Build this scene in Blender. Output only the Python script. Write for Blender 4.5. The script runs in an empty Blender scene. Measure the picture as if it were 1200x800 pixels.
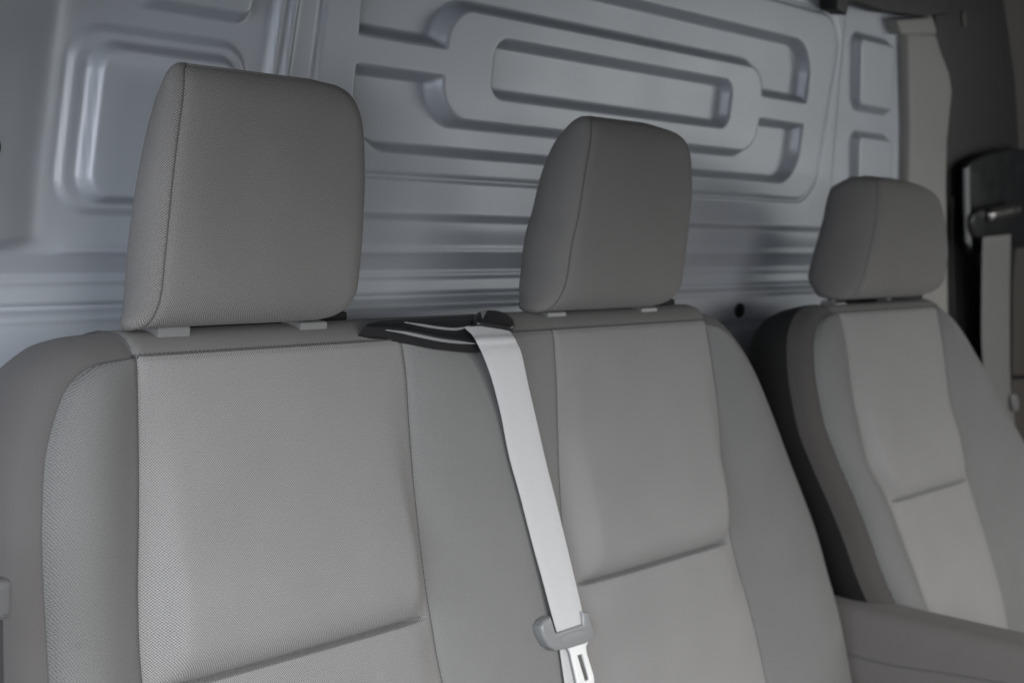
import bpy, bmesh, math, random
import numpy as np
from mathutils import Matrix, Vector, noise

random.seed(4)
sc = bpy.context.scene
col = sc.collection

# ------------------------------------------------------------------ camera
FPX = 1700.0                      # focal length in pixels of the 1200 px wide photograph
CAMZ = 1.25                       # camera height above the van floor
_x = np.array([1400.0, -100.0, FPX]); _x /= np.linalg.norm(_x)
_r = math.radians(6.0)
_h = 1400*math.sin(_r)+100*math.cos(_r)
_d = np.array([-math.sin(_r)*FPX**2/_h, math.cos(_r)*FPX**2/_h, FPX]); _d /= np.linalg.norm(_d)
_z = -_d
_y = np.cross(_z, _x)
R = np.stack([_x, _y, _z])        # world <- camera(right, down, forward)
OFF = np.array([0.0, 0.0, CAMZ])

def ray(px, py):
    return R @ np.array([px-600.0, py-400.0, FPX])
def onP(px, py, p0, n):           # where the sight line meets a plane
    d = ray(px, py)
    return d*(np.dot(p0, n)/np.dot(d, n))
def onY(px, py, y):
    d = ray(px, py)
    return d*(y/d[1])

cam_data = bpy.data.cameras.new('camera')
cam = bpy.data.objects.new('camera', cam_data); col.objects.link(cam)
M = Matrix.Identity(4)
for i in range(3):
    M[i][0] = R[i, 0]; M[i][1] = -R[i, 1]; M[i][2] = -R[i, 2]; M[i][3] = OFF[i]
cam.matrix_world = M
cam_data.sensor_width = 36.0
cam_data.lens = FPX/1200*36
cam_data.clip_start = 0.02
cam_data.clip_end = 100
cam_data.dof.use_dof = True
cam_data.dof.focus_distance = 1.16
cam_data.dof.aperture_fstop = 8.0
sc.camera = cam

# ------------------------------------------------------------------ materials
def new_mat(name):
    m = bpy.data.materials.new(name); m.use_nodes = True
    nt = m.node_tree
    return m, nt, nt.nodes['Principled BSDF']
def N(nt, typ, **kw):
    n = nt.nodes.new(typ)
    for k, v in kw.items(): setattr(n, k, v)
    return n
def math_node(nt, op, a, b=None):
    n = N(nt, 'ShaderNodeMath', operation=op)
    for i, v in enumerate((a, b)):
        if v is None: continue
        if isinstance(v, (int, float)): n.inputs[i].default_value = v
        else: nt.links.new(v, n.inputs[i])
    return n.outputs[0]

def fabric(name, base, pitch=0.0019, rot=0.0, contrast=0.35, fuzz=0.25, bump=0.35, sheen=0.06, stretch=1.0, tint=None):
    m, nt, bs = new_mat(name)
    L = nt.links.new
    uv = N(nt, 'ShaderNodeUVMap')
    # threads are never perfectly straight
    wob = N(nt, 'ShaderNodeTexNoise'); wob.inputs['Scale'].default_value = 55; wob.inputs['Detail'].default_value = 2
    L(uv.outputs[0], wob.inputs['Vector'])
    add = N(nt, 'ShaderNodeMixRGB', blend_type='ADD'); add.inputs[0].default_value = 0.0011
    L(uv.outputs[0], add.inputs[1]); L(wob.outputs['Color'], add.inputs[2])
    mp = N(nt, 'ShaderNodeMapping'); mp.inputs['Rotation'].default_value = (0, 0, rot)
    L(add.outputs[0], mp.inputs['Vector'])
    sp = N(nt, 'ShaderNodeSeparateXYZ'); L(mp.outputs[0], sp.inputs[0])
    k = 2*math.pi/pitch
    su = math_node(nt, 'SINE', math_node(nt, 'MULTIPLY', sp.outputs[0], k))
    sv = math_node(nt, 'SINE', math_node(nt, 'MULTIPLY', sp.outputs[1], k*stretch))
    w = math_node(nt, 'MULTIPLY', su, sv)
    # yarn irregularity
    nz = N(nt, 'ShaderNodeTexNoise'); nz.inputs['Scale'].default_value = 1300; nz.inputs['Detail'].default_value = 2
    L(uv.outputs[0], nz.inputs['Vector'])
    big = N(nt, 'ShaderNodeTexNoise'); big.inputs['Scale'].default_value = 14; big.inputs['Detail'].default_value = 5
    L(uv.outputs[0], big.inputs['Vector'])
    f = math_node(nt, 'ADD', math_node(nt, 'MULTIPLY', w, contrast),
                  math_node(nt, 'MULTIPLY', math_node(nt, 'SUBTRACT', nz.outputs['Fac'], 0.5), fuzz*4))
    f = math_node(nt, 'ADD', f, math_node(nt, 'MULTIPLY', math_node(nt, 'SUBTRACT', big.outputs['Fac'], 0.5), 0.16))
    f = math_node(nt, 'ADD', f, 1.0)
    f = math_node(nt, 'MAXIMUM', f, 0.15)
    mul = N(nt, 'ShaderNodeVectorMath', operation='SCALE')
    mul.inputs[0].default_value = base
    L(f, mul.inputs['Scale'])
    L(mul.outputs[0], bs.inputs['Base Color'])
    hgt = math_node(nt, 'ADD', math_node(nt, 'MULTIPLY', w, 0.5), math_node(nt, 'MULTIPLY', nz.outputs['Fac'], 0.8))
    bp = N(nt, 'ShaderNodeBump'); bp.inputs['Strength'].default_value = bump; bp.inputs['Distance'].default_value = 0.0006
    L(hgt, bp.inputs['Height']); L(bp.outputs[0], bs.inputs['Normal'])
    bs.inputs['Roughness'].default_value = 0.92
    bs.inputs['Specular IOR Level'].default_value = 0.2
    bs.inputs['Sheen Weight'].default_value = sheen
    bs.inputs['Sheen Roughness'].default_value = 0.5
    return m

def plain(name, base, rough=0.5, spec=0.5, metal=0.0, bump=0.0, bscale=400, var=0.1, vscale=30):
    m, nt, bs = new_mat(name)
    L = nt.links.new
    tc = N(nt, 'ShaderNodeTexCoord')
    nz = N(nt, 'ShaderNodeTexNoise'); nz.inputs['Scale'].default_value = vscale; nz.inputs['Detail'].default_value = 4
    L(tc.outputs['Object'], nz.inputs['Vector'])
    f = math_node(nt, 'ADD', math_node(nt, 'MULTIPLY', math_node(nt, 'SUBTRACT', nz.outputs['Fac'], 0.5), var*2), 1.0)
    mul = N(nt, 'ShaderNodeVectorMath', operation='SCALE'); mul.inputs[0].default_value = base
    L(f, mul.inputs['Scale']); L(mul.outputs[0], bs.inputs['Base Color'])
    r = math_node(nt, 'ADD', math_node(nt, 'MULTIPLY', math_node(nt, 'SUBTRACT', nz.outputs['Fac'], 0.5), 0.15), rough)
    L(r, bs.inputs['Roughness'])
    bs.inputs['Specular IOR Level'].default_value = spec
    bs.inputs['Metallic'].default_value = metal
    if bump:
        b = N(nt, 'ShaderNodeTexNoise'); b.inputs['Scale'].default_value = bscale; b.inputs['Detail'].default_value = 3
        L(tc.outputs['Object'], b.inputs['Vector'])
        bp = N(nt, 'ShaderNodeBump'); bp.inputs['Strength'].default_value = bump; bp.inputs['Distance'].default_value = 0.001
        L(b.outputs['Fac'], bp.inputs['Height']); L(bp.outputs[0], bs.inputs['Normal'])
    return m

def webbing(name, base):
    m, nt, bs = new_mat(name)
    L = nt.links.new
    uv = N(nt, 'ShaderNodeUVMap')
    sp = N(nt, 'ShaderNodeSeparateXYZ'); L(uv.outputs[0], sp.inputs[0])
    diag = math_node(nt, 'ADD', math_node(nt, 'MULTIPLY', sp.outputs[1], 2*math.pi/0.0022),
                     math_node(nt, 'MULTIPLY', math_node(nt, 'PINGPONG', sp.outputs[0], 0.0065), 2*math.pi/0.0026))
    w = math_node(nt, 'SINE', diag)
    nz = N(nt, 'ShaderNodeTexNoise'); nz.inputs['Scale'].default_value = 120; nz.inputs['Detail'].default_value = 5
    L(uv.outputs[0], nz.inputs['Vector'])
    f = math_node(nt, 'ADD', math_node(nt, 'MULTIPLY', w, 0.075), math_node(nt, 'ADD', math_node(nt, 'MULTIPLY', nz.outputs['Fac'], 0.12), 0.94))
    mul = N(nt, 'ShaderNodeVectorMath', operation='SCALE'); mul.inputs[0].default_value = base
    L(f, mul.inputs['Scale']); L(mul.outputs[0], bs.inputs['Base Color'])
    bp = N(nt, 'ShaderNodeBump'); bp.inputs['Strength'].default_value = 0.25; bp.inputs['Distance'].default_value = 0.0004
    L(w, bp.inputs['Height']); L(bp.outputs[0], bs.inputs['Normal'])
    bs.inputs['Roughness'].default_value = 0.55
    bs.inputs['Specular IOR Level'].default_value = 0.35
    return m

MAT = {
 'head':   fabric('headrest_cloth', (0.128, 0.123, 0.119), pitch=0.0019, rot=0.12, contrast=0.75, fuzz=0.40, bump=0.4),
 'insert': fabric('insert_cloth', (0.187, 0.183, 0.181), pitch=0.0021, rot=0.10, contrast=0.62, fuzz=0.36, bump=0.4),
 'bolster': fabric('bolster_cloth', (0.119, 0.119, 0.118), pitch=0.0022, rot=0.3, contrast=0.40, fuzz=0.36, bump=0.4),
 'gusset': fabric('gusset_cloth', (0.080, 0.076, 0.076), pitch=0.0014, rot=0.0, contrast=0.14, fuzz=0.16),
 'centre': fabric('centre_cloth', (0.155, 0.155, 0.153), pitch=0.0020, rot=0.3, contrast=0.50, fuzz=0.36, bump=0.4),
 'gusset_d': fabric('dark_gusset_cloth', (0.052, 0.049, 0.047), pitch=0.0014, contrast=0.14, fuzz=0.16),  # driver's gusset cloth darkened: shade between the seats put into the colour
 'shell':  plain('matt_black_plastic', (0.012, 0.012, 0.012), 0.75, 0.25, bump=0.1, bscale=900),  # plastic of the rear covers; painted gap shade on the driver's flank
 'trim':   fabric('trim_cloth', (0.115, 0.112, 0.108), pitch=0.0014, rot=0.0, contrast=0.14, fuzz=0.16),
 'thread': plain('dark_thread', (0.07, 0.07, 0.07), 0.8, 0.2),
 'paint':  plain('blue_grey_paint', (0.362, 0.382, 0.418), 0.40, 0.6, metal=0.10, bump=0.05, bscale=260, var=0.05, vscale=9),
 'column': plain('column_trim', (0.23, 0.22, 0.21), 0.55, 0.4, bump=0.1, var=0.06),
 'black':  plain('black_plastic', (0.012, 0.012, 0.013), 0.32, 0.5, bump=0.03, bscale=900),
 'pillar': plain('dark_trim_plastic', (0.008, 0.0075, 0.007), 0.6, 0.4, bump=0.15, bscale=900),
 'door':   plain('brown_grey_trim', (0.055, 0.049, 0.044), 0.6, 0.4, bump=0.15, bscale=900),
 'guide':  plain('light_grey_plastic', (0.150, 0.150, 0.150), 0.38, 0.5, var=0.05),
 'mid':    plain('mid_grey_plastic', (0.19, 0.195, 0.20), 0.35, 0.5, bump=0.04, bscale=800, var=0.05),
 'grey_d': plain('charcoal_plastic', (0.08, 0.08, 0.083), 0.4, 0.5, bump=0.08, bscale=900, var=0.05),
 'steel':  plain('bright_steel', (0.86, 0.86, 0.86), 0.42, 0.6, metal=0.35, var=0.03),
 'ring':   plain('satin_steel', (0.45, 0.43, 0.41), 0.3, 0.5, metal=1.0, var=0.05),
 'belt':   webbing('grey_webbing', (0.440, 0.440, 0.447)),
 'belt_b': webbing('beige_grey_webbing', (0.150, 0.147, 0.142)),
 'belt_d': webbing('dark_webbing', (0.03, 0.03, 0.032)),
 'arm':    fabric('armrest_cloth', (0.105, 0.098, 0.095), pitch=0.0014, contrast=0.10, fuzz=0.12),
}

# ------------------------------------------------------------------ object helpers
ROOT = {}
def origin_of(o):
    while o.parent: o = o.parent
    return np.array(o.location)
def thing(name, label, cat, base, group=None):
    o = bpy.data.objects.new(name, None); col.objects.link(o)
    o.location = np.array(base)+OFF
    o['label'] = label; o['category'] = cat
    o['kind'] = 'thing'
    if group: o['group'] = group
    o.empty_display_size = 0.05
    return o
def link_mesh(name, me, mat, parent=None, smooth=True):
    o = bpy.data.objects.new(name, me); col.objects.link(o)
    if mat: me.materials.clear(); me.materials.append(mat)
    if parent is not None: o.parent = parent
    if smooth:
        me.polygons.foreach_set('use_smooth', [True]*len(me.polygons))
    return o
def mesh(name, V, F, mat, parent=None, uv=None, smooth=True):
    V = np.asarray(V, float)+OFF
    if parent is not None: V = V-origin_of(parent)
    me = bpy.data.meshes.new(name)
    me.from_pydata([tuple(v) for v in V], [], F)
    if uv is not None:
        lay = me.uv_layers.new(name='UVMap')
        li = np.zeros(len(me.loops), int); me.loops.foreach_get('vertex_index', li)
        lay.data.foreach_set('uv', np.asarray(uv)[li].astype(np.float32).ravel())
    me.validate()
    return link_mesh(name, me, mat, parent, smooth)
def grid_faces(n, m, closed=False, flip=False):
    F = []
    for i in range(n-1):
        for j in range(m if closed else m-1):
            k = (j+1) % m
            q = (i*m+j, i*m+k, (i+1)*m+k, (i+1)*m+j)
            F.append(q[::-1] if flip else q)
    return F
def tube(name, pts, r, mat, parent, seg=8, dash=None, taper=False):
    """round cord along points; dash=(on, off) makes a row of stitches"""
    pts = np.asarray(pts, float)
    s = np.concatenate([[0], np.cumsum(np.linalg.norm(np.diff(pts, axis=0), axis=1))])
    def at(t): return np.stack([np.interp(t, s, pts[:, k]) for k in range(3)], -1)
    runs = []
    if dash:
        t = 0.0
        while t < s[-1]:
            runs.append(np.linspace(t, min(t+dash[0], s[-1]), 4)); t += dash[0]+dash[1]
    else:
        runs.append(np.linspace(0, s[-1], max(3, int(s[-1]/0.004))))
    V, F = [], []
    for tt in runs:
        P = at(tt); T = np.gradient(P, axis=0); T /= np.linalg.norm(T, axis=1)[:, None]+1e-12
        base = len(V)
        ref = np.array([0, -1, 0.3])
        for i, (p, t) in enumerate(zip(P, T)):
            a = np.cross(t, ref); a /= np.linalg.norm(a)+1e-12; b = np.cross(t, a)
            rr = r*(0.45 if dash and i in (0, len(P)-1) else 1)
            if taper: rr = r*(0.25+0.75*min(1, 4*i/(len(P)-1), 5*(1-i/(len(P)-1))))
            for k in range(seg):
                w = 2*math.pi*k/seg
                V.append(p+rr*(math.cos(w)*a+math.sin(w)*b))
        n = len(P)
        F += [tuple(base+q for q in f) for f in grid_faces(n, seg, True)]
        F.append(tuple(base+k for k in range(seg))[::-1]); F.append(tuple(base+(n-1)*seg+k for k in range(seg)))
    return mesh(name, V, F, mat, parent)
def slab(name, loops, frame, depth, bevel, mat, parent=None, res=3):
    """closed outline(s) in a plane frame (p0,u,v,n); extruded depth along -n with a rounded edge; extra loops are holes"""
    cu = bpy.data.curves.new('outline', 'CURVE'); cu.dimensions = '2D'; cu.fill_mode = 'BOTH'
    cu.extrude = max(depth/2-bevel, 0.0001); cu.bevel_depth = bevel; cu.bevel_resolution = res
    cu.offset = -bevel
    for lp in loops:
        sp = cu.splines.new('POLY'); sp.points.add(len(lp)-1); sp.use_cyclic_u = True
        for q, (a, b) in zip(sp.points, lp): q.co = (a, b, 0, 1)
    tmp = bpy.data.objects.new('outline', cu); col.objects.link(tmp)
    dg = bpy.context.evaluated_depsgraph_get()
    me = bpy.data.meshes.new_from_object(tmp.evaluated_get(dg))
    bpy.data.objects.remove(tmp); bpy.data.curves.remove(cu)
    p0, u, v, n = [np.asarray(k, float) for k in frame]
    o0 = origin_of(parent) if parent is not None else np.zeros(3)
    co = np.zeros(len(me.vertices)*3); me.vertices.foreach_get('co', co); co = co.reshape(-1, 3)
    W = p0+OFF-o0+co[:, :1]*u+co[:, 1:2]*v+(co[:, 2:]-depth/2)*n
    me.vertices.foreach_set('co', W.ravel()); me.name = name
    bm = bmesh.new(); bm.from_mesh(me); bmesh.ops.remove_doubles(bm, verts=bm.verts, dist=1e-5)
    bmesh.ops.recalc_face_normals(bm, faces=bm.faces); bm.to_mesh(me); bm.free()
    me.update()
    ob = link_mesh(name, me, mat, parent)
    try: me.set_sharp_from_angle(angle=math.radians(40))
    except Exception: pass
    return ob
def frame_y(y):     # plane facing the cab at depth y
    return (np.array([0, y, 0.0]), np.array([1.0, 0, 0]), np.array([0, 0, 1.0]), np.array([0, -1.0, 0]))
def to_frame(pts, fr):
    p0, u, v, n = fr
    out = []
    for px, py in pts:
        q = onP(px, py, p0, n)-p0
        out.append((float(q@u), float(q@v)))
    return out
def smooth_loop(pts, it=2):
    P = [np.array(p) for p in pts]
    for _ in range(it):
        Q = []
        for i in range(len(P)):
            a, b = P[i], P[(i+1) % len(P)]
            Q += [0.75*a+0.25*b, 0.25*a+0.75*b]
        P = Q
    return [tuple(p) for p in P]
def sstep(a, b, x):
    t = np.clip((x-a)/(b-a), 0, 1); return t*t*(3-2*t)
def pchip(xs, ys, x):
    xs = np.asarray(xs, float); ys = np.asarray(ys, float)
    h = np.diff(xs); d = np.diff(ys)/h
    m = np.zeros(len(xs)); m[0], m[-1] = d[0], d[-1]
    for i in range(1, len(xs)-1):
        if d[i-1]*d[i] > 0:
            w1, w2 = 2*h[i]+h[i-1], h[i]+2*h[i-1]
            m[i] = (w1+w2)/(w1/d[i-1]+w2/d[i])
    i = np.clip(np.searchsorted(xs, x)-1, 0, len(xs)-2)
    t = (x-xs[i])/h[i]
    return ((2*t**3-3*t**2+1)*ys[i]+(t**3-2*t**2+t)*h[i]*m[i]+(-2*t**3+3*t**2)*ys[i+1]+(t**3-t**2)*h[i]*m[i+1])
def curve_ab(px_pts, fr, b):
    """trace in the picture -> a(b) on the seat plane, b increasing upward"""
    ab = sorted([(q[1], q[0]) for q in to_frame(px_pts, fr)])
    X, Yv = [ab[0][0]], [ab[0][1]]
    for bb, aa in ab[1:]:
        if bb > X[-1]+0.0012: X.append(bb); Yv.append(aa)
        else: Yv[-1] = aa if bb >= X[-1] else Yv[-1]
    return pchip(X, Yv, np.clip(b, X[0], X[-1]))
def tilt_frame(p0, deg):
    t = math.radians(deg)
    return (np.asarray(p0, float), np.array([1.0, 0, 0]), np.array([0, math.sin(t), math.cos(t)]), np.array([0, -math.cos(t), math.sin(t)]))
def lift(fr, a, b, h):
    p0, u, v, n = fr
    return p0+np.asarray(a)[..., None]*u+np.asarray(b)[..., None]*v+np.asarray(h)[..., None]*n

# ------------------------------------------------------------------ seat backs
def wrinkle(a, b, amp, sc_):
    out = np.zeros(a.shape)
    for i in np.ndindex(a.shape):
        out[i] = noise.noise(Vector((a[i]*sc_, b[i]*sc_*0.6, 3.1)))
    return out*amp

def seat_back(root, fr, curves, kinds, b_bot, b_top, groove_b, rim_top, rows=250, matt_black=False, swell=1.0):
    """front face: vertical columns between traced seams; then the boundary rolls back as gusset and top trim"""
    t = np.linspace(0, 1, rows)
    b = b_top-(b_top-b_bot)*t**1.5
    b = np.unique(np.concatenate([b]+[g+np.array([-.010, -.007, -.005, -.0035, -.002, -.001, 0, .0004, .001, .002, .003, .0045, .006, .008, .011, .014, .018]) for g in groove_b.values()]))[::-1]
    A = [curve_ab(c, fr, b) for c in curves]
    bounds = []
    seam_pts = []
    first_edge = last_edge = None
    topfade = 1-np.exp(-(b_top-b)/0.018)
    for ci, kind in enumerate(kinds):
        m = {'insert': 56, 'mid': 40}.get(kind, 34)
        s = np.linspace(0, 1, m); s = 0.5*s+0.5*(0.5-0.5*np.cos(math.pi*s))
        if ci in groove_b:
            s = np.unique(np.concatenate([s, [0.93, 0.945, 0.955, 0.965, 0.972]])); m = len(s)
        a = A[ci][:, None]*(1-s)+A[ci+1][:, None]*s
        bb = np.repeat(b[:, None], m, 1); ss = np.repeat(s[None], len(b), 0)
        if kind == 'insert':
            h = 0.006*(1-np.abs(2*ss-1)**5)
        elif kind == 'left':
            h = 0.017*np.sin(math.pi*ss**0.75)**1.0
        elif kind == 'right':
            h = 0.017*np.sin(math.pi*ss**1.15)
        else:
            h = 0.009*(1-np.abs(2*ss-1)**3)
        h = h*topfade[:, None]
        if ci in groove_b:
            g = groove_b[ci]
            dz = bb-g
            # the upper pad swells over the lower one and tucks in steeply at the crease
            q = np.clip(dz/0.034, 0, 1)
            up = -0.013+0.029*np.sqrt(np.clip(1-(1-q)**2, 0, 1))*np.exp(-(np.maximum(dz, 0)/0.11)**2)+0.013*sstep(0.0, 0.08, dz)
            dn = -0.013+0.014*sstep(0, 0.0035, -dz)+0.004*sstep(0.002, 0.03, -dz)-0.004*sstep(0.03, 0.09, -dz)
            gr = np.where(dz >= 0, up, dn)
            win = sstep(0.0, 0.10, ss)*(1-sstep(0.88, 1.0, ss))
            h = h+gr*win*swell
        # every seam pulls the cloth in a little
        wl = (a-A[ci][:, None]); wr = (A[ci+1][:, None]-a)
        h = h-0.0022*(np.exp(-(wl/0.003)**2)+np.exp(-(wr/0.003)**2))
        if kind != 'insert' or True:
            h = h-0.0022*np.exp(-((b_top-bb)/0.003)**2)
        h = h+wrinkle(a, bb, 0.0008 if kind == 'insert' else 0.0012, 16)*np.minimum(1, 6*ss*(1-ss)+0.1)
        P = lift(fr, a, bb, h)
        nm = {'insert': 'seat_insert', 'left': 'side_bolster', 'right': 'side_bolster', 'mid': 'centre_panel'}[kind]
        mat = MAT[{'insert': 'insert', 'mid': 'centre'}.get(kind, 'bolster')]
        mesh(nm, P.reshape(-1, 3), grid_faces(len(b), m), mat, root, uv=np.stack([a, bb], -1).reshape(-1, 2))
        if ci in groove_b:
            k = int(np.argmin(np.abs(b-groove_b[ci]))); j = (s > 0.02) & (s < 0.965)
            tube('seam', P[k, j]+fr[3]*0.0003, 0.0006, MAT['thread'], root, 6)
        if ci == 0: first_edge = (a[:, 0], b, h[:, 0])
        last_edge = (a[:, -1], b, h[:, -1])
        bounds.append((a, h))
    # seams between panels
    for ci in range(len(curves)):
        e = bounds[ci][0][:, 0] if ci < len(kinds) else bounds[-1][0][:, -1]
        hh = bounds[ci][1][:, 0] if ci < len(kinds) else bounds[-1][1][:, -1]
        if ci in (0,):
            tube('stitching', lift(fr, e+0.0022, b, hh+0.0030), 0.00055, MAT['thread'], root, 6, dash=(0.0030, 0.0022))
        tube('seam', lift(fr, e, b, hh+0.0001), 0.0006, MAT['thread'], root, 6)
    # ---- boundary loop: left seam upward, across the top, right edge down
    la, lb, lh = [q[::-1] for q in first_edge]
    ta = np.concatenate([bd[0][0, 1:-1] if i else bd[0][0, :-1] for i, bd in enumerate(bounds)])
    th = np.concatenate([bd[1][0, 1:-1] if i else bd[1][0, :-1] for i, bd in enumerate(bounds)])
    keep = ta > la[-1]+0.001
    ta, th = ta[keep], th[keep]
    ra, rb, rh = last_edge
    keep = ta < ra[0]-0.001
    ta, th = ta[keep], th[keep]
    n1, n2 = len(la), len(la)+len(ta)
    ba = np.concatenate([la, ta, ra]); bbv = np.concatenate([lb, np.full(len(ta), b_top), rb]); bh = np.concatenate([lh, th, rh])
    s = np.concatenate([[0], np.cumsum(np.hypot(np.diff(ba), np.diff(bbv))+1e-9)])
    # smoothed outward normals
    def smooth_at(q, w):
        return np.interp(np.clip(s+w, 0, s[-1]), s, q)-np.interp(np.clip(s-w, 0, s[-1]), s, q)
    da = sum(smooth_at(ba, w) for w in (0.004, 0.008, 0.014, 0.02)); db = sum(smooth_at(bbv, w) for w in (0.004, 0.008, 0.014, 0.02))
    L = np.hypot(da, db)+1e-9
    na, nb = -db/L, da/L
    prof = [(0, 0, 0), (.0016, .0002, .0005), (.007, .002, .006), (.014, .007, .016), (.019, .014, .028), (.023, .026, .045), (.024, .042, .063), (.022, .060, .083), (.015, .080, .106), (.002, .094, .128), (-.02, .100, .15)]
    side = np.abs(na)                              # 1 on the sides, 0 on the top
    osc = rim_top*(1-side)+1.0*side
    dsc = 0.95*(1-side)+1.0*side
    rings, uvs = [], []
    for o, d, l in prof:
        rings.append(lift(fr, ba+na*o*osc, bbv+nb*o*osc, bh-d*dsc))
        uvs.append(np.stack([s, np.full(len(s), -l)], -1))
    G = np.stack(rings); U = np.stack(uvs)
    def piece(name, i0, i1, mat):
        g = G[:, i0:i1]; k = i1-i0
        return mesh(name, g.reshape(-1, 3), grid_faces(len(prof), k), mat, root, uv=U[:, i0:i1].reshape(-1, 2))
    if matt_black:                                      # gap shade put into the colour: darkened cloth, then black behind it
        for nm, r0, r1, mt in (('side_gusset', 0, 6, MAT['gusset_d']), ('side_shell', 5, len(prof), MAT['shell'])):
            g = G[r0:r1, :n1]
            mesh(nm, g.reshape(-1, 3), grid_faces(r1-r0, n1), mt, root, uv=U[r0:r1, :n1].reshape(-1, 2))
    else:
        piece('side_gusset', 0, n1, MAT['gusset'])
    piece('top_trim', n1-1, n2+1, MAT['trim'])
    piece('side_gusset', n2, len(ba), MAT['gusset'])
    back = G[-1]
    mesh('back_shell', back, [tuple(range(len(back)))], MAT['grey_d'], root, smooth=False)
    # row of stitches along the front of the top trim
    tube('seam', lift(fr, ba[n1-1:n2+1], bbv[n1-1:n2+1]+0.0004, bh[n1-1:n2+1]+0.0006), 0.00075, MAT['thread'], root, 6)
    tube('stitching', lift(fr, ba[n1-1:n2+1], bbv[n1-1:n2+1]+0.0016, bh[n1-1:n2+1]-0.0002), 0.0005, MAT['thread'], root, 6, dash=(0.0024, 0.0018))
    tube('seam', G[2:, n1-1], 0.0007, MAT['thread'], root, 6)
    return b

S0 = onY(470, 402, 0.868)
BEN = tilt_frame(S0, 12)
bench = thing('bench_seat', 'grey woven cloth double bench seat with two headrests, nearest to the viewer', 'car seat', (1.05, 0.80, -1.25))
c_g = [(162, 418), (135, 421), (115, 427), (94.5, 439), (79, 456), (69, 479), (61, 506), (54, 540), (51, 597), (51, 648), (53, 699), (56, 749), (59, 800), (66, 900), (74, 1000)]
c_1 = [(162, 418.4), (163, 472), (164, 540), (164, 614), (163, 699), (165, 766), (168, 800), (176, 900), (186, 1000)]
c_2 = [(472.6, 403), (477.6, 445), (481, 499), (484, 540), (493, 631), (501, 692), (507, 729), (513, 766), (520, 800), (538, 900), (555, 1000)]
c_3 = [(650, 388), (653, 439), (655, 506), (657, 560), (660, 610), (665, 650), (674, 700), (690, 800), (708, 900), (726, 1000)]
c_4 = [(828.7, 380.5), (835.4, 422), (842, 472), (845, 506), (847, 547), (852, 597), (857, 628), (864, 658), (877.6, 705), (891, 759), (899.6, 800), (925, 900), (948, 1000)]
c_5 = [(829, 380.6), (845, 386), (864, 405), (885, 439), (905, 486), (925, 540), (941, 581), (958, 628), (971, 675), (985, 726), (998, 793), (1015, 900), (1028, 1000)]
bench_b = seat_back(bench, BEN, [c_g, c_1, c_2, c_3, c_4, c_5], ['left', 'insert', 'mid', 'insert', 'right'], -0.60, 0.003, {1: -0.243, 3: -0.254}, 0.85)

S0D = onY(1040, 363, 0.868)
DRV = tilt_frame(S0D, 16)
driver = thing('driver_seat', 'grey cloth single driver seat with one headrest and a padded armrest, beyond the bench', 'car seat', (1.98, 0.80, -1.25))
d_g = [(984, 365.5), (968, 371), (959, 383), (955, 408), (957, 440), (966, 490), (984, 540), (1002, 581), (1019, 624), (1036, 672), (1056, 717), (1093, 800), (1120, 870)]
d_1 = [(985, 365.6), (992, 405), (999, 459), (1007, 499), (1016, 540), (1040, 586), (1056, 628), (1073, 672), (1090, 722), (1120, 800), (1145, 870)]
d_2 = [(1098, 358), (1105.5, 405), (1112, 459), (1121, 499), (1129, 540), (1144, 591), (1161, 648), (1175, 699), (1184, 746), (1198, 800), (1210, 870)]
d_3 = [(1099, 358), (1110, 371), (1136, 405), (1162, 445), (1182, 486), (1198, 513), (1225, 570), (1250, 650), (1275, 800), (1285, 870)]
seat_back(driver, DRV, [d_g, d_1, d_2, d_3], ['left', 'insert', 'right'], -0.56, 0.0, {1: -0.262}, 0.62, rows=200, matt_black=True, swell=0.6)

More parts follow.
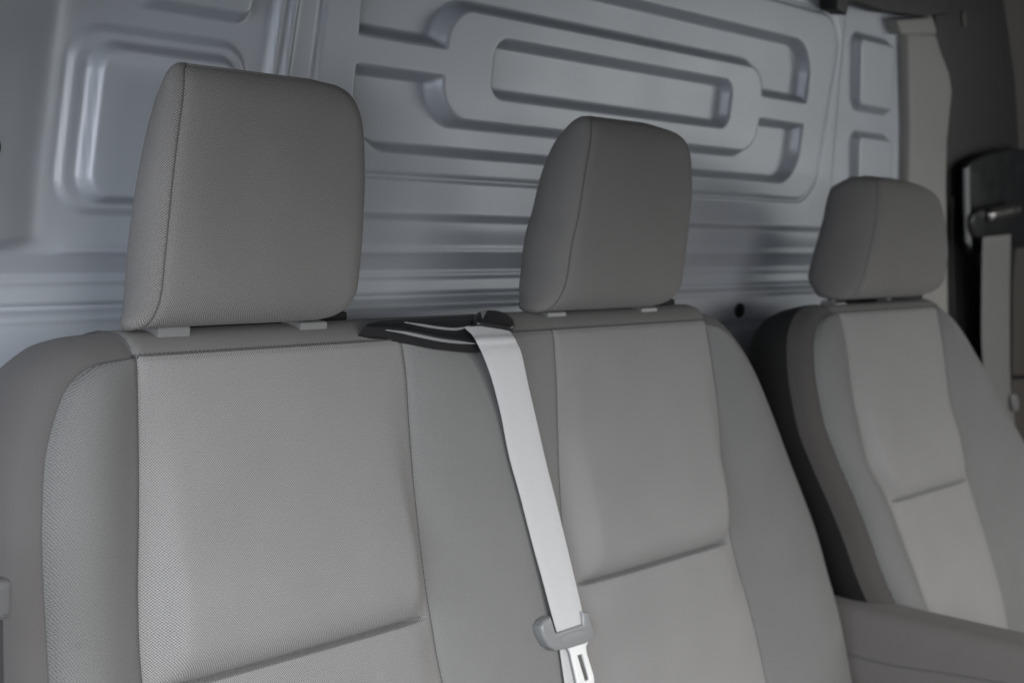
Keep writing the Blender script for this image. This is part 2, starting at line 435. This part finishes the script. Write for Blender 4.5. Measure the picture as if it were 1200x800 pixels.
# ------------------------------------------------------------------ headrests
def headrest(root, left, right, bottom_y, fr, Dtab, mat):
    """front cushion between a traced left seam and right edge, then a gusset that is thin on top and deep below"""
    ab = to_frame(left, fr); b1 = max(q[1] for q in ab)
    b0 = min(q[1] for q in ab)
    n = 90
    u = np.linspace(0, 1, n); u = 0.4*u+0.6*(0.5-0.5*np.cos(math.pi*u))
    b = b0+(b1-b0)*u
    la = curve_ab(left, fr, b); ra = curve_ab(right, fr, b)
    m = 70
    s = np.linspace(0, 1, m); s = 0.4*s+0.6*(0.5-0.5*np.cos(math.pi*s))
    a = la[:, None]*(1-s)+ra[:, None]*s
    bb = np.repeat(b[:, None], m, 1)
    Hh = b1-b0
    ev = np.minimum(bb-b0, b1-bb)
    eh = np.minimum(a-la[:, None], ra[:, None]-a)
    def quarter(e, r): return np.sqrt(np.clip(1-(1-np.clip(e/r, 0, 1))**2, 0, 1))
    h = -0.018*(1-quarter(bb-b0, 0.034))-0.010*(1-quarter(b1-bb, 0.024))-0.008*(1-quarter(ra[:, None]-a, 0.018))
    h += 0.006*(1-np.exp(-np.maximum(a-la[:, None], 0)/0.012))*quarter(ev, 0.03)
    h -= 0.0015*np.exp(-((a-la[:, None])/0.003)**2)
    h += wrinkle(a, bb, 0.0012, 18)*np.minimum(1, eh/0.02)
    P = lift(fr, a, bb, h)
    hr = mesh('headrest', P.reshape(-1, 3), grid_faces(n, m, flip=True), mat, root, uv=np.stack([a, bb], -1).reshape(-1, 2))
    # boundary loop: up the left, across, down the right, back along the bottom
    idx = [(i, 0) for i in range(n)]+[(n-1, j) for j in range(1, m)]+[(i, m-1) for i in range(n-2, -1, -1)]+[(0, j) for j in range(m-2, 0, -1)]
    ba = np.array([a[i] for i in idx]); bv = np.array([bb[i] for i in idx]); bh = np.array([h[i] for i in idx])
    keep = [0]
    for k in range(1, len(ba)):
        if math.hypot(ba[k]-ba[keep[-1]], bv[k]-bv[keep[-1]]) > 0.0008: keep.append(k)
    ba, bv, bh = ba[keep], bv[keep], bh[keep]
    per = np.concatenate([[0], np.cumsum(np.hypot(np.diff(np.append(ba, ba[0])), np.diff(np.append(bv, bv[0]))))])
    s_ = per[:-1]; T = per[-1]
    def q_at(q, w): return np.interp((s_+w) % T, np.append(s_, T), np.append(q, q[0]))
    da = sum(q_at(ba, w)-q_at(ba, -w) for w in (0.003, 0.006, 0.010)); db = sum(q_at(bv, w)-q_at(bv, -w) for w in (0.003, 0.006, 0.010))
    L = np.hypot(da, db)+1e-9; na, nb = -db/L, da/L
    f = (b1-bv)/Hh
    D = pchip([0, 0.08, 0.17, 0.4, 0.7, 0.9, 1.0], Dtab, np.clip(f, 0, 1))
    # even out the depth round the corners, and keep the top edge from growing past its outline
    D = sum(q_at(D, w) for w in np.linspace(-0.012, 0.012, 9))/9
    osc = 1-0.85*np.abs(nb)**1.5
    prof = [(0, 0), (.0015, .004), (.0045, .05), (.008, .16), (.010, .33), (.009, .55), (.005, .76), (-.003, .91), (-.014, .98), (-.03, 1.0)]
    G, U = [], []
    acc = 0
    for k, (o, d) in enumerate(prof):
        G.append(lift(fr, ba+na*o*osc, bv+nb*o*(osc if o > 0 else 1), bh-d*(D+bh)))
        U.append(np.stack([s_, np.full(len(s_), -d*0.055)], -1))
    G = np.stack(G); nn = len(ba)
    F = grid_faces(len(prof), nn, True)
    F.append(tuple((len(prof)-1)*nn+k for k in range(nn)))
    mesh('headrest_gusset', G.reshape(-1, 3), F, mat, hr, uv=np.concatenate(U))
    # corded seam all round the front
    lp = lift(fr, la-0.0003, b, h[:, 0]+0.0001)
    tube('seam', lp, 0.0006, MAT['thread'], hr, 6)
    return hr, fr, b0

def posts(root, px_pair, y, ztop, zbot, wx=0.030, wy=0.024, hz=0.0045, hr=None):
    for (px, py) in px_pair:
        q = onY(px, py, y)                         # front left foot of the plastic sleeve
        fr = (np.array([q[0]+wx/2, y+wy/2, q[2]+hz]), np.array([1.0, 0, 0]), np.array([0, 1.0, 0]), np.array([0, 0, 1.0]))
        w, d = wx/2, wy/2
        lp = smooth_loop([(-w, -d), (w, -d), (w, d), (-w, d)], 1)
        slab('headrest_sleeve', [[(-w, -d), (w, -d), (w, d), (-w, d)]], fr, hz+0.010, 0.0024, MAT['guide'], root)
        c = np.array([q[0]+wx/2, y+wy/2, q[2]])
        tube('headrest_post', [c+np.array([0, 0, -0.01]), c+np.array([0, 0.004, 0.010])], 0.0055, MAT['grey_d'], hr, 12)

h1L = [(230, 77.5), (224, 80), (221, 85), (219, 92), (215, 120), (205, 200), (196, 290), (190, 350), (185, 378), (181, 389)]
h1R = [(372, 93), (390, 97), (405, 104), (417, 119), (424, 143), (427, 180), (427, 230), (423, 300), (419, 340), (414, 357), (404, 371), (388, 379)]
Y1 = 0.862
f1 = tilt_frame(onY(300, 383, Y1), 0)
r1, _, _ = headrest(bench, h1L, h1R, 384, f1, [.011, .030, .037, .047, .053, .052, .042], MAT['head'])
h2L = [(705, 139), (699, 142), (696, 150), (693, 169), (685, 216), (680, 250), (672, 285), (666, 325), (659, 352), (653, 368)]
h2R = [(770, 146), (785, 149), (798, 157), (806, 170), (810, 196), (810, 236), (805, 285), (799, 330), (795, 346), (786, 357), (773, 362.5)]
f2 = tilt_frame(onY(700, 364, Y1), 0)
r2, _, _ = headrest(bench, h2L, h2R, 364, f2, [.016, .045, .056, .067, .071, .067, .052], MAT['head'])
h3L = [(1038, 209.5), (1032, 213), (1030, 222), (1029, 235), (1026, 265), (1021, 290), (1015, 315), (1010, 335), (1006, 353)]
h3R = [(1058, 211.0), (1074, 214.5), (1087, 220), (1097, 229), (1104, 247), (1108.5, 275), (1109.5, 302), (1106, 328), (1099, 341), (1086, 349)]
f3 = tilt_frame(onY(1040, 348, Y1), 0)
r3, _, _ = headrest(driver, h3L, h3R, 348, f3, [.036, .074, .082, .088, .091, .090, .066], MAT['head'])
posts(bench, [(185, 390), (352, 384)], 0.882, 0, 0, hr=r1)
posts(bench, [(642, 371), (752, 365.5)], 0.882, 0, 0, hr=r2)
posts(driver, [(980, 359), (1045, 357)], 0.890, 0, 0, hr=r3, hz=0.005)

for pts in ([(214, 372), (408, 366), (408, 386), (214, 393)], [(672, 356), (792, 351), (792, 366), (672, 371)]):
    fr = frame_y(0.928)
    slab('rear_cover', [to_frame(pts, fr)], fr, 0.012, 0.003, MAT['shell'], bench)

fr = frame_y(0.930)
slab('rear_cover', [to_frame([(985, 344), (1082, 341), (1082, 357), (985, 361)], fr)], fr, 0.012, 0.003, MAT['shell'], driver)

# ------------------------------------------------------------------ driver's armrest
def armrest(root):
    x0, x1 = 1.765, 1.845
    ys = np.linspace(0.90, 0.30, 60)
    V = []
    prof = []
    w = (x1-x0)/2; hh = 0.062
    for k in range(40):
        t = 2*math.pi*k/40
        c, s = math.cos(t), math.sin(t)
        p = 4.0
        rr = (abs(c)**p+abs(s)**p)**(-1/p)
        prof.append((rr*c, rr*s))
    for i, y in enumerate(ys):
        zt = -0.577+(0.79-y)*0.075
        e = min(1.0, math.sqrt(max(0.0, 1-max(0, (0.34-y)/0.04)**2))+0.02)
        for (a, c) in prof:
            V.append((x0+w+a*w*e, y, zt-hh+c*hh*e))
    F = grid_faces(len(ys), 40, True)
    F.append(tuple(range(40))[::-1]); F.append(tuple((len(ys)-1)*40+k for k in range(40)))
    uv = [((k % 40)*0.007, (k//40)*0.01) for k in range(len(V))]
    ar = mesh('armrest', V, F, MAT['arm'], root, uv=uv)
    pts = []
    for px, py in [(985, 760), (1003, 768), (1028, 775), (1050, 780), (1100, 787), (1150, 795), (1200, 804), (1290, 820)]:
        d = ray(px, py); pts.append(d*((x0-0.0005)/d[0]))
    tube('piping', pts, 0.0012, MAT['gusset'], ar, 8)
armrest(driver)

# ------------------------------------------------------------------ belt outlet on top of the bench
nrm = np.array([0, -0.5, 0.866]); vv = np.array([0, 0.866, 0.5])
PB = onY(515, 388, 0.860)
BG = (PB, np.array([1.0, 0, 0]), vv, nrm)
def raised(fr, k): return (fr[0]+fr[3]*k, fr[1], fr[2], fr[3])
outl = [(425, 384), (430, 379), (442, 375.5), (460, 374), (510, 371.5), (556, 369), (574, 369), (588, 373), (598, 380), (602, 386), (599, 394), (590, 398), (570, 400), (557, 400.5), (539, 398.5), (517, 396), (492, 391), (473, 387.5), (459, 386), (440, 385.5)]
guide = slab('belt_guide', [to_frame(outl, BG)], raised(BG, 0.0015), 0.016, 0.0025, MAT['black'], bench)
def on_frame(pts, fr): return [onP(px, py, fr[0], fr[3]) for px, py in pts]
def spline3(P, n=40):
    P = np.asarray(P); t = np.arange(len(P)); tt = np.linspace(0, len(P)-1, n)
    out = []
    for x in tt:
        i = int(min(x, len(P)-2)); f = x-i
        p0, p1, p2, p3 = P[max(i-1, 0)], P[i], P[i+1], P[min(i+2, len(P)-1)]
        out.append(0.5*((2*p1)+(-p0+p2)*f+(2*p0-5*p1+4*p2-p3)*f*f+(-p0+3*p1-3*p2+p3)*f**3))
    return np.array(out)
fr_l = raised(BG, 0.003)
tube('rim', spline3(on_frame([(452, 386.5), (459, 387.5), (473, 389.5), (492, 393.5), (517, 398.5), (539, 401), (557, 402.5)], fr_l)), 0.0016, MAT['mid'], guide, 10, taper=True)  # lip rims drawn pale and tapered: the highlight is in the colour
tube('rim', spline3(on_frame([(474, 377.5), (492, 380.5), (510, 383.5), (528, 385.5), (539, 385), (552, 381.5)], fr_l)), 0.0014, MAT['mid'], guide, 10, taper=True)
cap = [(553, 372), (566, 369.5), (580, 370.5), (592, 376), (600, 384), (599, 393), (585, 391), (565, 388), (552, 386)]
slab('outlet_cover', [smooth_loop(to_frame(cap, BG), 2)], raised(BG, 0.009), 0.010, 0.004, MAT['black'], guide)
slab('glint_tab', [to_frame([(557.7, 373.5), (565, 373.5), (560, 383)], BG)], raised(BG, 0.0105), 0.004, 0.0006, MAT['guide'], guide)  # pale sliver standing in for a glint on the black cover

# ------------------------------------------------------------------ seat belts
def ribbon(name, left, right, mat, parent, th=0.0012, n=90, mcol=9):
    Lp, Rp = spline3(left, n), spline3(right, n)
    T = np.gradient((Lp+Rp)/2, axis=0)
    nr = np.cross(T, Rp-Lp); nr /= np.linalg.norm(nr, axis=1)[:, None]
    if np.mean(nr[:, 1]) > 0: nr = -nr
    s = np.concatenate([[0], np.cumsum(np.linalg.norm(np.diff((Lp+Rp)/2, axis=0), axis=1))])
    V, uv = [], []
    us = np.linspace(0, 1, mcol)
    for i in range(n):
        w = np.linalg.norm(Rp[i]-Lp[i])
        ringp = []
        for u in us: ringp.append((u, th*(1-0.55*(abs(2*u-1)**8))))
        for u in us[::-1]: ringp.append((u, 0.0+th*0.5*(abs(2*u-1)**8)))
        for u, k in ringp:
            V.append(Lp[i]*(1-u)+Rp[i]*u+nr[i]*k); uv.append((u*w, s[i]))
    m = 2*mcol
    F = grid_faces(n, m, True); F.append(tuple(range(m))); F.append(tuple((n-1)*m+k for k in range(m))[::-1])
    o = mesh(name, V, F, mat, parent, uv=uv)
    bm = bmesh.new(); bm.from_mesh(o.data); bmesh.ops.recalc_face_normals(bm, faces=bm.faces); bm.to_mesh(o.data); bm.free()
    o.data.set_sharp_from_angle(angle=math.radians(60))
    return o
belt = thing('seat_belt', 'pale grey seat belt lying across the bench, with a bright steel latch tongue', 'seat belt', (1.05, 0.84, -0.25))
def on_bench(px, py, h):
    return onP(px, py, BEN[0]+BEN[3]*h, BEN[3])
Ls = [(543, 384, None), (548, 388, None), (553, 393, None), (558, 401, None), (565.5, 416, .0240), (576, 445, .0195), (586.5, 486, .0155), (596, 534, .0135), (609, 581, .013), (623, 635, .013), (636, 682, .014), (645, 716, .0155), (652, 741, .0165)]
Rs = [(590, 382, None), (595, 386, None), (599, 391, None), (604, 399, None), (610.5, 414, .0240), (619, 453, .0195), (628.5, 494, .0155), (639, 540, .0135), (650, 583, .013), (661, 628, .013), (672, 674, .014), (680, 708, .0155), (685, 731, .0165)]
def belt_pts(S):
    out = []
    for px, py, h in S:
        out.append(onP(px, py, BG[0]+BG[3]*0.004, BG[3]) if h is None else on_bench(px, py, h))
    return out
ribbon('webbing', belt_pts(Ls), belt_pts(Rs), MAT['belt'], belt)
ribbon('lap_webbing', [on_bench(*p, .011) for p in [(654, 750), (656, 765), (661, 800), (670, 860), (680, 920)]],
       [on_bench(*p, .0075) for p in [(668, 752), (670, 766), (677, 800), (688, 860), (700, 920)]], MAT['belt'], belt, n=30)
TG = raised(BEN, 0.0)
U = [(646.5, 722), (652.5, 741.5), (684, 731), (683, 716), (690, 717), (694.5, 730), (698, 740), (696, 747.5), (688.5, 753.5), (667.5, 760), (652.5, 762.5), (644.5, 757), (637.5, 745), (634.5, 734), (639, 727)]
fr_t = raised(BEN, 0.021)
hous = slab('tongue_housing', [to_frame(U, fr_t)], fr_t, 0.013, 0.0032, MAT['mid'], belt, res=4)
lab = [(657, 745), (684, 736), (690, 744), (683, 750), (668, 755), (660, 756)]
fr_p = raised(BEN, 0.0216)
slab('face_plate', [smooth_loop(to_frame(lab, fr_p), 1)], fr_p, 0.003, 0.0006, MAT['mid'], hous)
tng = [(662, 756), (690, 750), (687, 757), (688, 765), (696, 791), (697.5, 808), (694, 824), (685.5, 827), (680, 810), (670.5, 767), (668, 761)]
hole = [(677, 767.5), (683, 765.5), (691.5, 795.5), (686, 798)]
fr_s = raised(BEN, 0.0165)
slab('latch_tongue', [to_frame(tng, fr_s), to_frame(hole, fr_s)], fr_s, 0.003, 0.0007, MAT['steel'], belt)

# a few fibres of lint on the cloth
for px, py, r, a0, a1, h in [(92, 756, .0016, 0.4, 4.6, .0165), (358, 641, .0016, 4.2, 5.6, .009), (520, 575, .0012, 0.2, 1.7, .012), (880, 600, .0014, 2.2, 3.6, .019), (925, 640, .0018, 1.1, 1.9, .018), (540, 690, .0012, 3.0, 4.2, .012)]:
    c = on_bench(px, py, h)
    tube('lint', [c+r*(math.cos(t)*BEN[1]+math.sin(t)*BEN[2])+BEN[3]*0.0004*math.sin(3*t) for t in np.linspace(a0, a1, 12)], 0.00022, MAT['guide'], bench, 5)

# passenger's belt tongue hanging at the left edge of the bench
fl = tilt_frame(onY(0, 700, 0.775), 4)
pbelt = thing('seat_belt', 'dark seat belt with a grey plastic buckle beside the left flank of the bench', 'seat belt', onY(-10, 760, 0.78))
slab('belt_buckle', [smooth_loop(to_frame([(-34, 686), (0, 680), (13, 678), (17, 684), (16, 720), (12, 727), (-34, 729)], fl), 1)], fl, 0.016, 0.004, MAT['grey_d'], pbelt)
ribbon('webbing', [onY(-34, y, 0.786) for y in (726, 760, 800, 850, 900)], [onY(x, y, 0.786) for x, y in ((3, 726), (3.5, 760), (4, 800), (4, 850), (4, 900))], MAT['belt_d'], pbelt, n=20)

# ------------------------------------------------------------------ bulkhead
YB = 1.0662
def rbox(X, Z, x0, x1, z0, z1, r, slope=0.0, zc=0.0):
    Xs = X-slope*(Z-zc)
    qx = np.abs(Xs-(x0+x1)/2)-(x1-x0)/2+r; qz = np.abs(Z-(z0+z1)/2)-(z1-z0)/2+r
    return np.hypot(np.maximum(qx, 0), np.maximum(qz, 0))+np.minimum(np.maximum(qx, qz), 0)-r
def wall(sd, w=0.0100):          # 1 inside, 0 outside, a sloped wall of width w with eased edges
    t = np.clip((sd+w/2)/w, 0, 1)
    return 1-(0.75*t+0.25*t*t*(3-2*t))
def bulkhead():
    dx, dz = 0.0030, 0.0020
    xs = np.arange(0.30, 2.45, dx); zs = np.arange(-1.20, 0.42, dz)
    fine = zs[(zs > -0.30)]; coarse = np.arange(-1.20, -0.30, 0.02)
    zs = np.concatenate([coarse, fine])
    X, Z = np.meshgrid(xs, zs)
    p = np.zeros_like(X)                          # relief towards the cab
    O = rbox(X, Z, 1.037, 1.960, -0.031, 0.170, 0.050, 0.0)
    RO = rbox(X, Z, 1.157, 1.838, 0.001, 0.1275, 0.045)
    BL = rbox(X, Z, 0.98, 1.20, 0.045, 0.084, 0.004)
    BR = rbox(X, Z, 1.80, 2.02, 0.049, 0.090, 0.004)
    RI = rbox(X, Z, 1.246, 1.747, 0.0375, 0.0945, 0.016)
    rec = np.minimum(wall(O), 1-np.maximum.reduce([wall(RO), wall(BL), wall(BR)]))
    p -= 0.019*rec
    p -= 0.017*wall(RI)
    # big stamped field: a fine stepped crease
    P = rbox(X, Z, 0.975, 2.030, -0.060, 0.222, 0.055, 0.06)
    p -= 0.0035*np.exp(-(P/0.0026)**2)
    # left fields
    L1o = rbox(X, Z, 0.703, 0.888, -0.105, 0.050, 0.030, 0.07)
    L1i = rbox(X, Z, 0.722, 0.872, -0.094, 0.036, 0.022, 0.07)
    p += 0.005*wall(L1o, 0.007)+0.013*wall(L1i, 0.008)
    L0 = rbox(X, Z, 0.76, 0.880, 0.075, 0.30, 0.012, 0.07)
    p += 0.016*wall(L0)
    # upright swage beside the big field
    xr = X-(0.929+0.09*(Z-0.05))
    rib = (np.exp(-((xr+0.007)/0.006)**2)+np.exp(-((xr-0.008)/0.006)**2))
    p += 0.008*rib*sstep(-0.085, -0.06, Z)
    # raised strip at the far left
    edge = 0.690-0.09*(0.066-Z)
    p += 0.80*np.minimum(np.logaddexp(0, (edge-X)/0.007)*0.007, 0.11)*sstep(-0.142, -0.125, Z)
    # right fields
    sl = -0.26
    R1 = rbox(X, Z, 2.106, 2.232, 0.092, 0.200, 0.014, sl, 0.13)
    R2 = rbox(X, Z, 2.106, 2.232, -0.20, 0.051, 0.014, sl, 0.13)
    p += 0.014*wall(R1)+0.014*wall(R2)
    sr = X-(2.066-0.10*(Z-0.1))
    p -= 0.004*sstep(-0.004, 0.004, sr)*sstep(-0.09, -0.07, Z)
    # lengthwise corrugations under the fields
    on = sstep(0.925, 0.965, X)
    p += 0.009*(1-sstep(-0.107, -0.097, Z))*on-0.003*(1-sstep(-0.140, -0.112, Z))*on+0.006*(1-sstep(-0.145, -0.060, Z))*(1-on)
    p += 0.0025*np.exp(-((Z+0.138)/0.0035)**2)*sstep(0.690, 0.712, X)
    p -= 0.012*np.clip((-0.141-Z)/0.020, 0, 1)
    p += 0.0035*np.exp(-((Z+0.1655)/0.0035)**2)
    p -= 0.008*np.exp(-((Z+0.189)/0.0030)**2)
    p += 0.003*np.exp(-((Z+0.197)/0.004)**2)
    p -= 0.009*np.exp(-((Z+0.242)/0.0036)**2)
    p += 0.003*np.exp(-((Z+0.250)/0.004)**2)
    # pressing is never quite flat
    p += 0.0012*np.sin(X*5.1+1.0)*np.sin(Z*7.3+0.4)
    # the foot of the panel kicks forward
    p += 0.24*np.clip(-0.165-Z, 0, 0.12)+0.05*np.clip(-0.285-Z, 0, 2)
    V = np.stack([X, YB-p, Z], -1).reshape(-1, 3)
    F = grid_faces(len(zs), len(xs), flip=False)
    b = thing('bulkhead', 'blue grey painted metal bulkhead with pressed ribs and loop shaped recesses behind all seats', 'partition wall', (1.4, YB, -1.25))
    o = mesh('pressed_panel', V, F, MAT['paint'], b)
    so = o.modifiers.new('thickness', 'SOLIDIFY'); so.thickness = 0.002; so.offset = -1
    ii, jj = np.argmin(np.abs(zs+0.224)), np.argmin(np.abs(xs-1.845))
    yb = YB-p[ii, jj]-0.0015
    q = onY(867, 364, yb)
    fr = frame_y(yb-0.0012); pl = [(q[0]+0.0125*math.cos(t), q[2]+0.0108*math.sin(t)) for t in np.linspace(0, 2*math.pi, 33)[:-1]]
    slab('plug', [pl], fr, 0.004, 0.0008, MAT['black'], b)
    return b
bulkhead()

# ------------------------------------------------------------------ right hand body side
def px_slab(name, pts, y, depth, bevel, mat, parent=None, sm=0, res=4):
    fr = frame_y(y); lp = to_frame(pts, fr)
    if sm: lp = smooth_loop(lp, sm)
    return slab(name, [lp], fr, depth, bevel, mat, parent, res)
colm = thing('body_pillar', 'pale grey upright body pillar at the right end of the bulkhead, behind the driver headrest', 'pillar', onY(1088, 400, 1.03))
px_slab('pillar_cover', [(1063, 36), (1098, 36), (1105.5, 60), (1114.5, 84), (1118, 106), (1115, 135), (1112, 168), (1111, 210), (1112, 300), (1114, 420), (1063, 420), (1064, 300), (1064.5, 210), (1065.5, 150)], 1.054, 0.035, 0.012, MAT['column'], colm, res=6)
px_slab('pillar_cap', [(1051, 23), (1094, 20), (1099, 40), (1057, 41)], 1.048, 0.025, 0.004, MAT['column'], colm)
rail = thing('roof_rail_trim', 'black roof edge trim above the right end of the bulkhead', 'trim', onY(1050, 5, 1.03))
px_slab('trim_strip', [(981, 12), (993, 18), (996, 4), (1003, 3), (1035, 14), (1080, 20), (1112, 17), (1112, -60), (980, -60)], 1.035, 0.03, 0.004, MAT['pillar'], rail)

door = thing('door_trim', 'brown grey door frame trim at the far right edge, behind the black pillar trim', 'trim', onY(1200, 400, 1.02))
px_slab('upper_trim', [(1150, -60), (1330, -60), (1330, 440), (1150, 440)], 1.078, 0.03, 0.004, MAT['door'], door)
px_slab('lower_trim', [(1150, 444), (1330, 444), (1330, 900), (1150, 900)], 1.078, 0.03, 0.004, MAT['door'], door)
pil = thing('pillar_trim', 'black plastic door pillar trim running down the right side, carrying the driver belt', 'trim', onY(1150, 400, 0.95))
px_slab('pillar_panel', [(1096, -60), (1170, -60), (1177, 0), (1184, 47), (1190, 94), (1194, 156), (1195, 250), (1188, 330), (1187, 440), (1190, 700), (1096, 700)], 1.064, 0.012, 0.004, MAT['pillar'], pil)
px_slab('cover_edge', [(1116, 230), (1122, 230), (1124, 700), (1118, 700)], 1.060, 0.008, 0.003, MAT['black'], pil)
px_slab('screw_cap', smooth_loop([(1128, 13), (1133, 13), (1134, 32), (1129, 32)], 2), 1.060, 0.006, 0.0015, MAT['door'], pil)
dbelt = thing('seat_belt', 'beige grey seat belt hanging from a black height adjuster on the right pillar', 'seat belt', onY(1165, 450, 0.93))
px_slab('adjuster_plate', [(1134, 196), (1140, 189), (1157, 181), (1183, 175), (1203, 175), (1206, 290), (1152, 296), (1141, 299), (1136, 291), (1134, 237)], 1.036, 0.014, 0.004, MAT['black'], dbelt)
px_slab('plate_edge', [(1132, 198), (1136.5, 195), (1137, 242), (1139, 290), (1134, 284), (1132.5, 240)], 1.030, 0.006, 0.0012, MAT['mid'], dbelt)
px_slab('belt_loop', smooth_loop([(1139, 250), (1158, 242), (1187, 238), (1193, 250), (1192, 270), (1183, 280), (1148, 284), (1139, 272)], 2), 1.021, 0.014, 0.005, MAT['black'], dbelt)
def cyl_px(name, a, b, r, y, mat, parent):
    return tube(name, [onY(*a, y), onY(*b, y)], r, mat, parent, 20)
cyl_px('roller', (1158, 252), (1190, 245), 0.0120, 1.017, MAT['ring'], dbelt)
ribbon('webbing', [onY(1152, 278, 1.016), onY(1151, 285, 1.012), onY(1150, 340, 1.020), onY(1150, 400, 1.026), onY(1153, 440, 1.031), onY(1160, 520, 1.036)],
       [onY(1184, 275, 1.016), onY(1184, 282, 1.012), onY(1183, 340, 1.028), onY(1183, 400, 1.036), onY(1184, 450, 1.041), onY(1192, 520, 1.046)], MAT['belt_b'], dbelt, n=40)
px_slab('stop_button', smooth_loop([(1186, 463), (1192, 461), (1195, 472), (1193, 483), (1188, 480)], 1), 1.030, 0.008, 0.002, MAT['guide'], dbelt)

# left hand pillar, a sliver at the picture's edge
lp = thing('pillar_trim', 'dark grey pillar trim seen as a sliver at the upper left edge', 'trim', onY(-40, 300, 0.93))
px_slab('pillar_panel', [(-90, -80), (3, -80), (4, 0), (2, 70), (-1, 140), (-3, 230), (-90, 230)], 1.00, 0.03, 0.005, MAT['pillar'], lp)
px_slab('screw_cap', smooth_loop([(-8, 160), (1, 162), (4, 173), (1, 184), (-8, 186)], 2), 0.985, 0.012, 0.003, MAT['black'], lp)

# ------------------------------------------------------------------ floor
def floor():
    V = [(-2.0, -2.5, -CAMZ), (3.6, -2.5, -CAMZ), (3.6, 1.2, -CAMZ), (-2.0, 1.2, -CAMZ)]
    o = mesh('van_floor', V, [(0, 1, 2, 3)], MAT['grey_d'], None, smooth=False)
    o['kind'] = 'structure'
    return o
floor()

def roof():
    fr = (np.array([0, 0, 0.40]), np.array([1.0, 0, 0]), np.array([0, 1.0, 0]), np.array([0, 0, 1.0]))
    lp = [(0.36, -0.20), (2.75, -0.20), (2.75, 1.10), (0.36, 1.10)]
    o = slab('roof', [lp], fr, 0.05, 0.01, MAT['door'], None)
    o['kind'] = 'structure'
    # unseen rails over windscreen and open door, made deep to shade the bulkhead
    for nm, q, dp in (('windscreen_header', [(0.36, -0.34), (2.75, -0.34), (2.75, -0.205), (0.36, -0.205)], 0.34),
                  ('door_header', [(0.30, -0.34), (0.357, -0.34), (0.357, 1.10), (0.30, 1.10)], 0.27)):
        fr = (np.array([0, 0, 0.40]), np.array([1.0, 0, 0]), np.array([0, 1.0, 0]), np.array([0, 0, 1.0]))
        o = slab(nm, [q], fr, dp, 0.012, MAT['door'], None)
        o['kind'] = 'structure'
roof()

# ------------------------------------------------------------------ light
w = bpy.data.worlds.new('World'); sc.world = w; w.use_nodes = True
bg = w.node_tree.nodes['Background']
bg.inputs[0].default_value = (0.80, 0.88, 1.0, 1); bg.inputs[1].default_value = 0.015
def area(name, loc, target, sx, sy, energy, color):
    l = bpy.data.lights.new(name, 'AREA'); l.shape = 'RECTANGLE'; l.size = sx; l.size_y = sy
    l.energy = energy; l.color = color
    o = bpy.data.objects.new(name, l); col.objects.link(o)
    o.location = np.array(loc)+OFF
    d = Vector(np.array(target)-np.array(loc)); o.rotation_euler = d.to_track_quat('-Z', 'Y').to_euler()
    return o
area('windscreen_daylight', (0.3, -2.2, 1.15), (1.3, 0.85, -0.3), 2.6, 2.4, 322, (1.0, 0.985, 0.96))
area('open_door_daylight', (-1.15, -0.25, 0.30), (0.9, 0.85, -0.2), 1.8, 1.6, 68, (0.86, 0.92, 1.0))
area('driver_window_daylight', (2.95, -0.25, 0.10), (1.3, 0.95, -0.1), 1.2, 0.85, 11, (0.97, 1.0, 0.98))

sc.view_settings.view_transform = 'Standard'
sc.view_settings.look = 'None'
sc.view_settings.exposure = -0.06
sc.view_settings.gamma = 1
sc.cycles.use_denoising = True
